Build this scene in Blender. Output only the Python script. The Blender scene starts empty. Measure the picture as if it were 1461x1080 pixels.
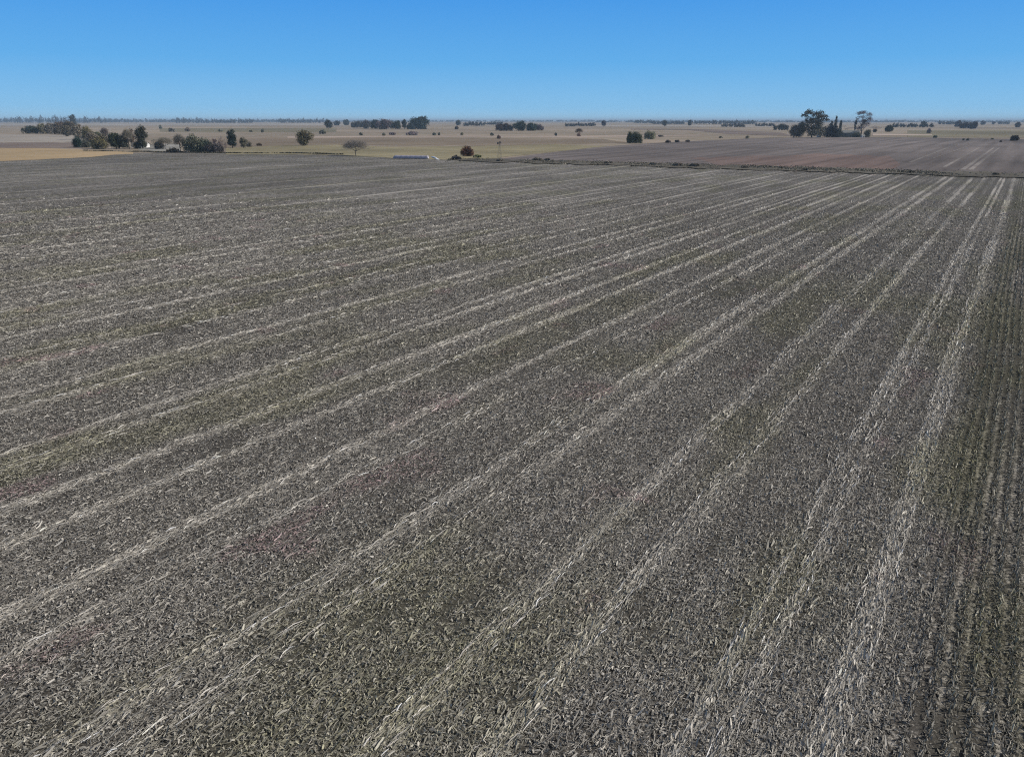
import bpy, math
import numpy as np
from mathutils import Vector

R = math.radians
S = bpy.context.scene
COL = S.collection
rng = np.random.default_rng(7)

# ------------------------------------------------------------------ camera
H = 17.0
F = 1010.0                      # focal length in pixels of a 1461 wide picture
CX, CY, YH = 730.5, 540.0, 172.0
P = math.atan((CY - YH) / F)
cp, sp = math.cos(P), math.sin(P)

def at(x, y, z=0.0):
    a = (x - CX) / F; v = (y - CY) / F
    d = np.array([a, cp - v * sp, -sp - v * cp])
    t = (H - z) / -d[2]
    return np.array([0, 0, H]) + t * d

def px(Q):                       # metres per picture pixel at a point
    return (Q[1] * cp + (H - Q[2]) * sp) / F

def height(Q, ytop):
    v = (ytop - CY) / F
    return H - Q[1] * (sp + v * cp) / (cp - v * sp)

cam = bpy.data.cameras.new("camera")
cam_o = bpy.data.objects.new("camera", cam)
COL.objects.link(cam_o)
cam.sensor_fit = 'HORIZONTAL'
cam.sensor_width = 36.0
cam.lens = 36.0 * F / 1461.0
cam.clip_start = 0.1
cam.clip_end = 80000
cam_o.location = (0, 0, H)
cam_o.rotation_euler = (R(90) - P, 0, 0)
S.camera = cam_o

# ------------------------------------------------------------------ helpers
def tag(o, label=None, cat=None, group=None, kind=None):
    if label: o["label"] = label
    if cat: o["category"] = cat
    if group: o["group"] = group
    if kind: o["kind"] = kind
    return o

def empty(name, loc):
    o = bpy.data.objects.new(name, None)
    o.location = [float(c) for c in loc]
    o.empty_display_size = 0.5
    COL.objects.link(o)
    return o

def mesh_np(name, verts, faces, mat, parent=None, loc=None, floats=None, cols=None, smooth=False):
    """verts n x 3, faces m x k (all the same k)"""
    verts = np.ascontiguousarray(verts, dtype=np.float32)
    faces = np.ascontiguousarray(faces, dtype=np.int32)
    me = bpy.data.meshes.new(name)
    m, k = faces.shape
    me.vertices.add(len(verts)); me.vertices.foreach_set("co", verts.ravel())
    me.loops.add(m * k); me.loops.foreach_set("vertex_index", faces.ravel())
    me.polygons.add(m)
    me.polygons.foreach_set("loop_start", np.arange(0, m * k, k, dtype=np.int32))
    if smooth:
        me.polygons.foreach_set("use_smooth", np.ones(m, dtype=bool))
    me.update(calc_edges=True)
    for key, val in (floats or {}).items():
        a = me.attributes.new(key, 'FLOAT', 'POINT')
        a.data.foreach_set("value", np.ascontiguousarray(val, dtype=np.float32))
    for key, val in (cols or {}).items():
        a = me.attributes.new(key, 'FLOAT_COLOR', 'POINT')
        c = np.ones((len(verts), 4), dtype=np.float32); c[:, :3] = val
        a.data.foreach_set("color", c.ravel())
    me.materials.append(mat)
    o = bpy.data.objects.new(name, me)
    COL.objects.link(o)
    if parent: o.parent = parent
    if loc is not None: o.location = [float(c) for c in loc]
    return o

def hash2(ix, iy, seed):
    h = (ix.astype(np.int64) * 374761393 + iy.astype(np.int64) * 668265263 + seed * 974711) & 0x7fffffff
    h = ((h ^ (h >> 13)) * 1274126177) & 0x7fffffff
    h = h ^ (h >> 16)
    return (h & 0xffff) / 65535.0

def vnoise(x, y, seed=0):
    x = np.asarray(x, dtype=np.float64); y = np.asarray(y, dtype=np.float64)
    ix = np.floor(x); iy = np.floor(y)
    fx = x - ix; fy = y - iy
    fx = fx * fx * (3 - 2 * fx); fy = fy * fy * (3 - 2 * fy)
    a = hash2(ix, iy, seed); b = hash2(ix + 1, iy, seed)
    c = hash2(ix, iy + 1, seed); d = hash2(ix + 1, iy + 1, seed)
    return (a * (1 - fx) + b * fx) * (1 - fy) + (c * (1 - fx) + d * fx) * fy

def fbm(x, y, seed=0, n=3):
    s = 0; amp = 1; tot = 0
    for i in range(n):
        s = s + amp * vnoise(x * 2 ** i, y * 2 ** i, seed + i * 17); tot += amp; amp *= .5
    return s / tot

def smooth(a, b, x):
    t = np.clip((x - a) / (b - a), 0, 1)
    return t * t * (3 - 2 * t)

# ------------------------------------------------------------------ materials
def mat_new(name):
    m = bpy.data.materials.new(name); m.use_nodes = True
    nt = m.node_tree
    b = nt.nodes["Principled BSDF"]
    b.inputs["Specular IOR Level"].default_value = 0.25
    b.inputs["Roughness"].default_value = 0.85
    return m, nt, b

def ground_mat(name, c0, c1, c2, scale=0.02, fine=0.6, streak=None):
    """patchy dry land: broad patches of two colours, finer flecks of a third"""
    m, nt, b = mat_new(name)
    N, L = nt.nodes.new, nt.links.new
    g = N("ShaderNodeNewGeometry")
    n1 = N("ShaderNodeTexNoise"); n1.inputs["Scale"].default_value = scale; n1.inputs["Detail"].default_value = 6
    n1.inputs["Roughness"].default_value = .65
    n2 = N("ShaderNodeTexNoise"); n2.inputs["Scale"].default_value = fine; n2.inputs["Detail"].default_value = 4
    n3 = N("ShaderNodeTexNoise"); n3.inputs["Scale"].default_value = scale * .17; n3.inputs["Detail"].default_value = 3
    for n in (n1, n2, n3): L(g.outputs["Position"], n.inputs["Vector"])
    r1 = N("ShaderNodeMapRange"); r1.inputs[1].default_value = .40; r1.inputs[2].default_value = .62
    L(n1.outputs["Fac"], r1.inputs[0])
    r2 = N("ShaderNodeMapRange"); r2.inputs[1].default_value = .48; r2.inputs[2].default_value = .70
    L(n2.outputs["Fac"], r2.inputs[0])
    r3 = N("ShaderNodeMapRange"); r3.inputs[1].default_value = .3; r3.inputs[2].default_value = .7
    r3.inputs[3].default_value = .72; r3.inputs[4].default_value = 1.24
    L(n3.outputs["Fac"], r3.inputs[0])
    mx = N("ShaderNodeMix"); mx.data_type = 'RGBA'
    mx.inputs[6].default_value = (*c0, 1); mx.inputs[7].default_value = (*c1, 1)
    L(r1.outputs[0], mx.inputs[0])
    my = N("ShaderNodeMix"); my.data_type = 'RGBA'; my.inputs[7].default_value = (*c2, 1)
    L(mx.outputs[2], my.inputs[6]); L(r2.outputs[0], my.inputs[0])
    vm = N("ShaderNodeVectorMath"); vm.operation = 'SCALE'
    L(my.outputs[2], vm.inputs[0]); L(r3.outputs[0], vm.inputs["Scale"])
    out = vm.outputs[0]
    if streak is not None:                     # drill lines running along one direction
        vr = N("ShaderNodeVectorRotate"); vr.rotation_type = 'Z_AXIS'; vr.inputs["Angle"].default_value = streak
        L(g.outputs["Position"], vr.inputs["Vector"])
        mp = N("ShaderNodeMapping"); mp.inputs["Scale"].default_value = (.16, .006, 1); L(vr.outputs[0], mp.inputs["Vector"])
        n4 = N("ShaderNodeTexNoise"); n4.inputs["Scale"].default_value = 1.0; n4.inputs["Detail"].default_value = 4
        L(mp.outputs[0], n4.inputs["Vector"])
        r4 = N("ShaderNodeMapRange"); r4.inputs[1].default_value = .35; r4.inputs[2].default_value = .68
        r4.inputs[3].default_value = .80; r4.inputs[4].default_value = 1.28
        L(n4.outputs["Fac"], r4.inputs[0])
        v2 = N("ShaderNodeVectorMath"); v2.operation = 'SCALE'
        L(out, v2.inputs[0]); L(r4.outputs[0], v2.inputs["Scale"]); out = v2.outputs[0]
    L(out, b.inputs["Base Color"])
    b.inputs["Specular IOR Level"].default_value = 0.05
    return m

def attr_mat(name, attr="col", rough=.8, spec=.2, trans=0.0):
    m, nt, b = mat_new(name)
    a = nt.nodes.new("ShaderNodeAttribute"); a.attribute_name = attr
    nz = nt.nodes.new("ShaderNodeTexNoise"); nz.inputs["Scale"].default_value = 3.0
    mr = nt.nodes.new("ShaderNodeMapRange"); mr.inputs[3].default_value = .8; mr.inputs[4].default_value = 1.2
    nt.links.new(nz.outputs["Fac"], mr.inputs[0])
    vm = nt.nodes.new("ShaderNodeVectorMath"); vm.operation = 'SCALE'
    nt.links.new(a.outputs["Color"], vm.inputs[0]); nt.links.new(mr.outputs[0], vm.inputs["Scale"])
    nt.links.new(vm.outputs[0], b.inputs["Base Color"])
    b.inputs["Roughness"].default_value = rough
    b.inputs["Specular IOR Level"].default_value = spec
    return m

def plain_mat(name, c, rough=.7, spec=.3, var=.15, scale=2.0):
    m, nt, b = mat_new(name)
    nz = nt.nodes.new("ShaderNodeTexNoise"); nz.inputs["Scale"].default_value = scale; nz.inputs["Detail"].default_value = 5
    mx = nt.nodes.new("ShaderNodeMix"); mx.data_type = 'RGBA'
    mx.inputs[6].default_value = (*[v * (1 - var) for v in c], 1)
    mx.inputs[7].default_value = (*[min(1, v * (1 + var)) for v in c], 1)
    nt.links.new(nz.outputs["Fac"], mx.inputs[0])
    nt.links.new(mx.outputs[2], b.inputs["Base Color"])
    b.inputs["Roughness"].default_value = rough
    b.inputs["Specular IOR Level"].default_value = spec
    return m

M_leaf = attr_mat("foliage", rough=.7, spec=.15)
M_bark = attr_mat("bark", rough=.9, spec=.1)
M_straw = attr_mat("straw", rough=.75, spec=.08)
M_white = plain_mat("white_render", (.74, .73, .70))
M_roof = plain_mat("metal_roof", (.30, .30, .28), rough=.5)
M_tile = plain_mat("dark_roof", (.11, .10, .09))
M_dark = plain_mat("dark_opening", (.04, .04, .045), rough=.3)
M_steel = plain_mat("weathered_steel", (.16, .15, .145), rough=.5)
M_plastic = plain_mat("shaded_white_plastic", (.40, .375, .43), rough=.4, spec=.5, var=.06, scale=.6)  # bag body: bluish shade put into the base colour of white plastic
M_tail = plain_mat("bright_white_plastic", (.88, .88, .87), rough=.4, spec=.5, var=.04)
M_wood = plain_mat("weathered_wood", (.16, .14, .12))

# ------------------------------------------------------------------ sky, sun, haze
SUN_EL, SUN_AZ = R(33), R(88)      # azimuth measured from the view direction towards the right
w = bpy.data.worlds.new("World"); S.world = w; w.use_nodes = True
nt = w.node_tree
bg = nt.nodes["Background"]
sky = nt.nodes.new("ShaderNodeTexSky"); sky.sky_type = 'NISHITA'
sky.sun_disc = False
sky.sun_elevation = SUN_EL
sky.sun_rotation = SUN_AZ
sky.altitude = 800
sky.air_density = 0.75
sky.dust_density = 0.0
sky.ozone_density = 3.0
hsv = nt.nodes.new("ShaderNodeHueSaturation")
hsv.inputs["Saturation"].default_value = .5
hsv.inputs["Hue"].default_value = 0.5
nt.links.new(sky.outputs[0], hsv.inputs["Color"])
tc = nt.nodes.new("ShaderNodeTexCoord")
sxyz = nt.nodes.new("ShaderNodeSeparateXYZ"); nt.links.new(tc.outputs["Generated"], sxyz.inputs[0])
ramp = nt.nodes.new("ShaderNodeValToRGB")          # clear winter sky: pale at the horizon, azure above
el = ramp.color_ramp.elements
stops = [(0.0, (.33, .59, .81)), (.03, (.235, .53, .83)), (.14, (.112, .42, .83)), (.28, (.060, .325, .81)), (1.0, (.05, .20, .50))]
el[0].position, el[0].color = stops[0][0], (*stops[0][1], 1)
el[1].position, el[1].color = stops[-1][0], (*stops[-1][1], 1)
for p_, c_ in stops[1:-1]:
    e_ = el.new(p_); e_.color = (*c_, 1)
mz = nt.nodes.new("ShaderNodeMath"); mz.operation = 'MULTIPLY'; mz.inputs[1].default_value = 2.0
nt.links.new(sxyz.outputs[2], mz.inputs[0]); nt.links.new(mz.outputs[0], ramp.inputs[0])
sc_ = nt.nodes.new("ShaderNodeVectorMath"); sc_.operation = 'SCALE'; sc_.inputs["Scale"].default_value = 10.0
nt.links.new(ramp.outputs[0], sc_.inputs[0])
fz = nt.nodes.new("ShaderNodeMapRange")
for i_, v_ in enumerate((.16, .36, .97, .0)): fz.inputs[i_ + 1].default_value = v_
nt.links.new(sxyz.outputs[2], fz.inputs[0])
mxs = nt.nodes.new("ShaderNodeMix"); mxs.data_type = 'RGBA'
nt.links.new(fz.outputs[0], mxs.inputs[0]); nt.links.new(hsv.outputs[0], mxs.inputs[6]); nt.links.new(sc_.outputs[0], mxs.inputs[7])
nt.links.new(mxs.outputs[2], bg.inputs["Color"])
bg.inputs["Strength"].default_value = 0.10

sl = bpy.data.lights.new("sun", 'SUN'); sl.energy = 4.0; sl.angle = R(0.53); sl.color = (1.0, .935, .84)
so = bpy.data.objects.new("sun", sl); COL.objects.link(so)
sd = Vector((math.sin(SUN_AZ) * math.cos(SUN_EL), math.cos(SUN_AZ) * math.cos(SUN_EL), math.sin(SUN_EL)))
so.rotation_euler = sd.to_track_quat('Z', 'Y').to_euler()
so.location = (200, 0, 200)

def haze_box(half, zlo, zhi, density):
    v = np.array([[sx * half, sy * half + 10000, z] for z in (zlo, zhi) for sx, sy in ((-1, -1), (1, -1), (1, 1), (-1, 1))])
    f = np.array([[0, 3, 2, 1], [4, 5, 6, 7], [0, 1, 5, 4], [1, 2, 6, 5], [2, 3, 7, 6], [3, 0, 4, 7]])
    m = bpy.data.materials.new("haze"); m.use_nodes = True
    n = m.node_tree; n.nodes.remove(n.nodes["Principled BSDF"])
    pv = n.nodes.new("ShaderNodeVolumePrincipled")
    pv.inputs["Color"].default_value = (.60, .80, 1.0, 1)
    pv.inputs["Density"].default_value = density
    pv.inputs["Anisotropy"].default_value = 0.0
    n.links.new(pv.outputs[0], n.nodes["Material Output"].inputs["Volume"])
    o = mesh_np("haze", v, f, m)
    tag(o, "thin blue haze over the far plain", "haze", kind="stuff")
haze_box(26000, -1.0, 45.0, 9.5e-5)

# ------------------------------------------------------------------ ground sheet and outer fields
gm = ground_mat("dry_pasture", (.335, .272, .212), (.25, .216, .155), (.39, .322, .258), scale=.012, fine=.05)
g = 24000.0
v, f = [], []
xs = np.linspace(-g, g, 25); ys = np.linspace(-g + 10000, g + 10000, 25)
XX, YY = np.meshgrid(xs, ys)
v = np.stack([XX.ravel(), YY.ravel(), np.zeros(XX.size)], 1)
I = np.arange(25 * 25).reshape(25, 25)
f = np.stack([I[:-1, :-1].ravel(), I[:-1, 1:].ravel(), I[1:, 1:].ravel(), I[1:, :-1].ravel()], 1)
tag(mesh_np("ground", v, f, gm), "flat dry plain reaching the horizon", "ground", kind="structure")

_z = [0.03]
def patch(name, pts, mat, label, jit=.25):
    """a field laid on the plain, its outline in picture points, edges slightly uneven"""
    z = _z[0]; _z[0] += 0.012
    out = []
    n = len(pts)
    for i in range(n):
        a = np.array(pts[i], float); b = np.array(pts[(i + 1) % n], float)
        k = max(1, int(abs(b[0] - a[0]) / 14))
        for j in range(k):
            p = a + (b - a) * j / k
            if j: p = p + np.array([0, rng.normal() * jit * min(1, (p[1] - 172) / 30)])
            out.append(at(p[0], p[1], z))
    me = bpy.data.meshes.new(name)
    me.from_pydata([tuple(map(float, q)) for q in out], [], [list(range(len(out)))])
    me.update()
    if me.polygons[0].normal.z < 0:
        me.flip_normals()
    me.materials.append(mat)
    o = bpy.data.objects.new(name, me); COL.objects.link(o)
    return tag(o, label, "field", kind="structure")

_d2 = at(1418, 210.8) - at(1371, 242.5)
ANG2 = math.atan2(_d2[0], _d2[1])
m_pale = ground_mat("pale_stubble", (.37, .33, .285), (.31, .278, .24), (.42, .375, .325), .02, .3)
m_mauve = ground_mat("mauve_fallow", (.23, .18, .155), (.18, .15, .125), (.26, .205, .18), .03, .3)
m_tan = ground_mat("tan_stubble", (.44, .325, .19), (.36, .275, .165), (.48, .365, .23), .05, .4)
m_yellow = ground_mat("yellow_grass", (.31, .268, .165), (.235, .21, .13), (.36, .31, .205), .06, .5)
m_brown = ground_mat("brown_pasture", (.24, .19, .145), (.28, .225, .165), (.20, .17, .12), .02, .3)
m_olive = ground_mat("olive_pasture", (.22, .195, .13), (.26, .225, .155), (.17, .155, .10), .02, .3)
m_dirt = ground_mat("bare_dirt", (.42, .34, .28), (.36, .29, .235), (.47, .385, .325), .02, .3)
m_red = ground_mat("reddish_soil", (.215, .154, .134), (.175, .135, .121), (.235, .172, .15), .03, .4, ANG2)
m_second = ground_mat("grey_stubble", (.182, .156, .148), (.150, .131, .124), (.22, .19, .172), .03, .5, ANG2)
m_yard = ground_mat("farm_yard", (.36, .34, .31), (.27, .26, .23), (.20, .20, .16), .08, .5)
m_verge = ground_mat("rough_verge", (.135, .122, .098), (.165, .15, .125), (.105, .097, .076), .1, .8)

patch("pale_field", [(-600, 192.6), (40, 192.4), (118, 193), (118, 203.5), (-600, 204.2)], m_pale, "pale grey stubble field left of the grove")
patch("fallow_field", [(-600, 204.4), (118, 203.7), (118, 211.5), (-600, 211.8)], m_mauve, "mauve grey fallow strip left of the grove")
patch("tan_field", [(-600, 212), (50, 211.6), (108, 213.2), (150, 216), (190, 217.6), (190, 220), (100, 226), (-60, 233), (-600, 250)], m_tan, "orange tan strip along the left field edge")
patch("farm_yard", [(190, 207.5), (255, 205), (258, 216), (200, 215)], m_yard, "pale bare farmyard between the left trees")
patch("brown_pasture", [(250, 197.5), (460, 196.5), (700, 197.5), (860, 198.5), (900, 204), (700, 208), (470, 207), (330, 211), (250, 206)], m_brown, "brown grazed strip behind the bare tree")
patch("yellow_pasture", [(322, 211.5), (400, 208), (480, 206.8), (560, 210), (660, 209), (800, 206), (870, 209), (720, 224), (690, 230), (560, 226), (480, 221), (322, 220.5)], m_yellow, "yellow grass strip bordering the grey field")
patch("bare_strip", [(410, 194.9), (600, 194.0), (800, 194.4), (1000, 192.6), (1000, 194.2), (800, 196.4), (600, 195.9), (410, 197.3)], m_dirt, "pale dirt strip crossing the middle pastures", .12)
patch("olive_pasture", [(228, 183.6), (330, 183.2), (480, 182.6), (480, 188.6), (330, 189.4), (228, 188)], m_olive, "olive strip below the horizon woods", .12)
patch("olive_pasture", [(1295, 186), (1900, 185), (1900, 197), (1600, 197), (1295, 195.5)], m_olive, "olive strip behind the right field edge", .12)
patch("brown_pasture", [(900, 183.9), (1000, 184.6), (1115, 189.4), (1132, 194.4), (1040, 191.6), (980, 185.6), (900, 185.2)], m_mauve, "thin dark brown strip beyond the green bush", .1)
patch("pale_field", [(850, 178.5), (1100, 179), (1100, 181.5), (850, 181)], m_pale, "pale strip under the far tree line", .05)
patch("pale_field", [(-300, 176.6), (500, 176.8), (500, 179.4), (-300, 180.2)], m_pale, "wide pale band under the left horizon woods", .05)
patch("bare_strip", [(1245, 190.8), (1330, 191.8), (1330, 193.2), (1245, 193.8)], m_dirt, "small pale strip beside the right farm", .05)

SECOND = [(845, 211), (900, 206.5), (950, 203.5), (1050, 198.6), (1130, 196.6), (1280, 196.2), (1461, 199), (1800, 203.5), (2300, 262), (1461, 250), (1220, 243), (1100, 240), (850, 232.5), (690, 230)]
patch("stubble_field", SECOND, m_second, "purplish grey stubble field beyond the weedy verge", .15)
patch("bare_soil", [(985, 226.5), (1060, 223), (1180, 220), (1268, 222), (1285, 235), (1270, 245), (1120, 241), (1040, 238)], m_red, "reddish patch in the far stubble field", 1.3)

# far stubble field: its own pale wheel tracks, thin strips
def strip_between(pts_a, pts_b, mat, name, label):
    patch(name, [*pts_a, *pts_b[::-1]], mat, label, .12)
m_track = ground_mat("flattened_straw", (.26, .235, .215), (.20, .178, .165), (.29, .262, .24), .06, .6, ANG2)
tr = [((1418, 210.8), (1371, 242.5), 4.2), ((1426, 210.8), (1382.5, 242.5), 4.2), ((1397, 211), (1346, 238.5), 3.2), ((1367, 205), (1296, 232), 3.5), ((1384, 208), (1330, 226), 2.2)]
lab = ["right hand long pale wheel track of the far field's close pair", "left hand"]
for i, (a, b, wd) in enumerate(tr):
    name = "wheel_track"
    l = ["pale wheel track, left one of the close pair in the far field", "pale wheel track, right one of the close pair in the far field",
         "pale wheel track left of the close pair in the far field", "longest pale wheel track, nearest the farm in the far field",
         "short faint wheel track midway across the far field"][i]
    patch(name, [(a[0] - 1.2, a[1]), (a[0] + 1.2, a[1]), (b[0] + wd * 1.4, b[1]), (b[0] - wd * .4, b[1])], m_track, l, .15)

# ------------------------------------------------------------------ the near stubble field
VPX = 1475.0
_a = at(VPX, YH + 30) ; _b = at(VPX, YH + 300)
dirv = (_a - _b)[:2]; dirv = dirv / np.linalg.norm(dirv)
nrm = np.array([dirv[1], -dirv[0]])            # across the rows, positive to the right
def w_of(m):
    q = at(VPX - m * 200, YH + 200); return float(q[:2] @ nrm)
def uw(x, y):
    return x * dirv[0] + y * dirv[1], x * nrm[0] + y * nrm[1]

FIELD_Z = 0.02
#          m      half width   strength
TRACKS = [(.335, .50, .9), (.50, .32, .8), (.565, .28, .7), (.86, .42, .62), (1.05, .45, .66), (1.43, .48, .62), (1.56, .50, .72),
          (1.90, .34, .45), (2.08, .42, .75), (2.42, .40, .85), (2.63, .42, 1.0), (2.95, .42, .85), (3.08, .38, .75),
          (3.52, .36, .8), (3.70, .42, .9), (4.10, .40, .5), (4.32, .40, .35), (4.72, .50, .8), (4.95, .5, .3), (5.35, .5, .4), (5.62, .5, .3),
          (6.02, .6, .35), (6.28, .6, .55), (6.85, .6, .25), (7.3, .6, .3), (7.72, .7, .6), (8.2, .7, .2), (8.85, .8, .75), (9.7, .8, .4), (10.9, .9, .5),
          (12.3, 1.0, .45), (14.2, 1.0, .4), (16.5, 1.2, .35), (-.12, .25, .25), (-.45, .45, .5), (-.62, .45, .5)]
TW = [(w_of(m), h, s) for m, h, s in TRACKS]

def track_val(u, w_, fine=False):
    T = np.zeros_like(u)
    for i, (w0, hw, s) in enumerate(TW):
        wob = (fbm(u / 23.0, np.full_like(u, i * 3.7), 5, 2) - .5) * .4
        wid = hw * (.6 + .75 * vnoise(u / 7.0, np.full_like(u, i * 5.1), 9))
        am = s * (.46 + .74 * smooth(.28, .72, fbm(u / 17.0, np.full_like(u, i * 1.9), 21, 2)))
        d = np.abs(w_ - w0 - wob)
        v_ = am * (1 - smooth(wid * .55, wid * 1.25, d))
        if fine: v_ = v_ * (.45 + .75 * np.cos(math.pi * (w_ - w0 - wob) / .42) ** 2)
        T = np.maximum(T, v_)
    return np.clip(T, 0, 1.1)

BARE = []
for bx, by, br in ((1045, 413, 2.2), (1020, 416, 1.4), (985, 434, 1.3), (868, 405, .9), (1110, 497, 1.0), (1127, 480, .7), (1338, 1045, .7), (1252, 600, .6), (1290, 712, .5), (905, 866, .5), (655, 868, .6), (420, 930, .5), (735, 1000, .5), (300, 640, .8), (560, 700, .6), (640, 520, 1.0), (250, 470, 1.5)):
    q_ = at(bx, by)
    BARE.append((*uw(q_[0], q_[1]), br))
W_RIGHT = w_of(.22)
def field_maps(u, w_, fine=False):
    """how much loose straw lies here, how weedy it is, how reddish, how far into the drilled right hand rows"""
    T = track_val(u, w_, fine)
    T = T * (.66 + .34 * smooth(25, 85, np.hypot(u - 5, w_ + 5)))
    rowsy = smooth(W_RIGHT - 1.2, W_RIGHT + .6, w_)
    base = .30 + .30 * (fbm(u / 14.0, w_ / 5.0, 31, 3) - .5) + .16 * (fbm(u / 60.0, w_ / 30.0, 33, 2) - .5)
    base = base + .10 * smooth(-15, -90, w_)
    band = .15 * np.cos(w_ * 2 * math.pi / 2.08 + 3 * vnoise(u / 40, w_ / 12, 44)) * vnoise(u / 20, w_ / 9, 41)
    Sv = base + band + .62 * T * (1 - .15 * rowsy) - .06 * rowsy
    weed = .10 + smooth(.44, .76, fbm(u / 13.0 + 9, w_ / 5.0, 51, 3)) * .62 + .6 * rowsy * smooth(.2, .7, fbm(u / 25, w_ / 3, 52, 2))
    red = smooth(.74, .86, fbm(u / 4.0, w_ / 3.4, 61, 2)) * .65
    if fine:
        Sv = Sv + .34 * (fbm(u / 1.7, w_ / 1.1, 81, 2) - .5) + .22 * (fbm(u / 5.0, w_ / 3.0, 83, 2) - .5)
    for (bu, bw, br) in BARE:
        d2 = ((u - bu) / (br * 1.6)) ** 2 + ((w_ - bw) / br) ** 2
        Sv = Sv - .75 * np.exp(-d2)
    return np.clip(Sv, .0, 1), np.clip(weed, 0, 1), np.clip(red, 0, 1), T, rowsy

NEAR = [(-700, 262), (-60, 232), (0, 228), (60, 224.5), (110, 221.6), (180, 218.6), (250, 218.3), (400, 218.6), (480, 219.4), (560, 224), (640, 228), (690, 229.5), (850, 233), (1100, 241), (1300, 247), (1461, 252), (2100, 274), (2700, 420), (2700, 900)]
poly = np.array([at(*q)[:2] for q in NEAR] + [(90, 2), (60, -12), (-60, -12), (-150, 5)])
def inside(x, y):
    c = np.zeros(x.shape, bool); n = len(poly); j = n - 1
    for i in range(n):
        xi, yi = poly[i]; xj, yj = poly[j]
        k = ((yi > y) != (yj > y)) & (x < (xj - xi) * (y - yi) / (yj - yi + 1e-12) + xi)
        c ^= k; j = i
    return c

pu, pw = uw(poly[:, 0], poly[:, 1])
ug = np.arange(max(pu.min(), -60), pu.max(), 2.6)
wg = np.concatenate([np.arange(max(pw.min(), -520), -160, .6), np.arange(-160, min(pw.max(), 70), .26)])
UU, WW = np.meshgrid(ug, wg, indexing='ij')
Xf = UU * dirv[0] + WW * nrm[0]; Yf = UU * dirv[1] + WW * nrm[1]
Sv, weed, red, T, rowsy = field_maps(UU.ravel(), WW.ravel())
I = np.arange(UU.size).reshape(UU.shape)
quads = np.stack([I[:-1, :-1].ravel(), I[:-1, 1:].ravel(), I[1:, 1:].ravel(), I[1:, :-1].ravel()], 1)
cx_, cy_ = Xf.ravel()[quads].mean(1), Yf.ravel()[quads].mean(1)
quads = quads[inside(cx_, cy_)][:, ::-1]
used = np.unique(quads); remap = np.full(UU.size, -1); remap[used] = np.arange(len(used))
fv = np.stack([Xf.ravel(), Yf.ravel(), np.full(UU.size, FIELD_Z)], 1)[used]

m, nt, b = mat_new("stubble_soil")
N, L = nt.nodes.new, nt.links.new
def attr(nm):
    a = N("ShaderNodeAttribute"); a.attribute_name = nm; return a.outputs["Fac"]
def maprange(src, a, b_, c, d, clamp=True):
    r = N("ShaderNodeMapRange"); r.clamp = clamp
    for i, val in enumerate((a, b_, c, d)):
        if hasattr(val, "links") or not isinstance(val, (int, float)): L(val, r.inputs[i + 1])
        else: r.inputs[i + 1].default_value = val
    L(src, r.inputs[0]); return r.outputs[0]
def math_(op, a, b_=None):
    n = N("ShaderNodeMath"); n.operation = op
    for i, val in enumerate((a, b_)):
        if val is None: continue
        if isinstance(val, (int, float)): n.inputs[i].default_value = val
        else: L(val, n.inputs[i])
    return n.outputs[0]
def mixc(fac, a, b_):
    n = N("ShaderNodeMix"); n.data_type = 'RGBA'
    for i, val in ((6, a), (7, b_)):
        if isinstance(val, tuple): n.inputs[i].default_value = (*val, 1)
        else: L(val, n.inputs[i])
    if isinstance(fac, float): n.inputs[0].default_value = fac
    else: L(fac, n.inputs[0])
    return n.outputs[2]
geo = N("ShaderNodeNewGeometry")
rot = N("ShaderNodeVectorRotate"); rot.rotation_type = 'Z_AXIS'; rot.inputs["Angle"].default_value = math.atan2(dirv[0], dirv[1])
L(geo.outputs["Position"], rot.inputs["Vector"])          # x across the rows, y along them
def noise(scale, detail, vec, rough=.6):
    n = N("ShaderNodeTexNoise"); n.inputs["Scale"].default_value = scale; n.inputs["Detail"].default_value = detail
    n.inputs["Roughness"].default_value = rough; L(vec, n.inputs["Vector"]); return n.outputs["Fac"]
stretch = N("ShaderNodeMapping"); stretch.inputs["Scale"].default_value = (1.0, .3, 1); L(rot.outputs[0], stretch.inputs["Vector"])
nA = noise(5.5, 4, rot.outputs[0], .7)
nB = noise(2.2, 3, stretch.outputs[0], .65)
nn = math_('ADD', math_('MULTIPLY', nA, .6), math_('MULTIPLY', nB, .4))
aS, aW, aR, aY = attr("straw"), attr("weed"), attr("red"), attr("rows")
sx = N("ShaderNodeSeparateXYZ"); L(rot.outputs[0], sx.inputs[0])
rowphase = math_('SINE', math_('MULTIPLY', sx.outputs[0], 2 * math.pi / .52))
rowmod = math_('MULTIPLY', rowphase, math_('ADD', math_('MULTIPLY', aY, .17), .03))
S2 = math_('ADD', aS, rowmod)
thr = maprange(S2, 0.0, 1.0, .66, .36)
mask = maprange(math_('SUBTRACT', nn, thr), -.05, .06, 0, 1)
tone = noise(.9, 4, rot.outputs[0])
soil = mixc(maprange(tone, .3, .7, 0, 1), (.094, .087, .078), (.160, .146, .132))
straw = mixc(maprange(nA, .35, .7, 0, 1), (.345, .320, .292), (.52, .487, .445))
straw = mixc(math_('MULTIPLY', aW, .62), straw, (.235, .225, .125))
nC = noise(14.0, 5, rot.outputs[0], .75)
soil = mixc(maprange(nC, .42, .62, 0, .8), soil, (.045, .041, .038))
soil = mixc(math_('MULTIPLY', aW, .6), soil, (.080, .080, .046))
straw = mixc(math_('MULTIPLY', aR, .5), straw, (.33, .225, .235))
colr = mixc(mask, soil, straw)
L(colr, b.inputs["Base Color"])
b.inputs["Specular IOR Level"].default_value = .08
bp = N("ShaderNodeBump"); bp.inputs["Strength"].default_value = .8; bp.inputs["Distance"].default_value = .08
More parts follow.
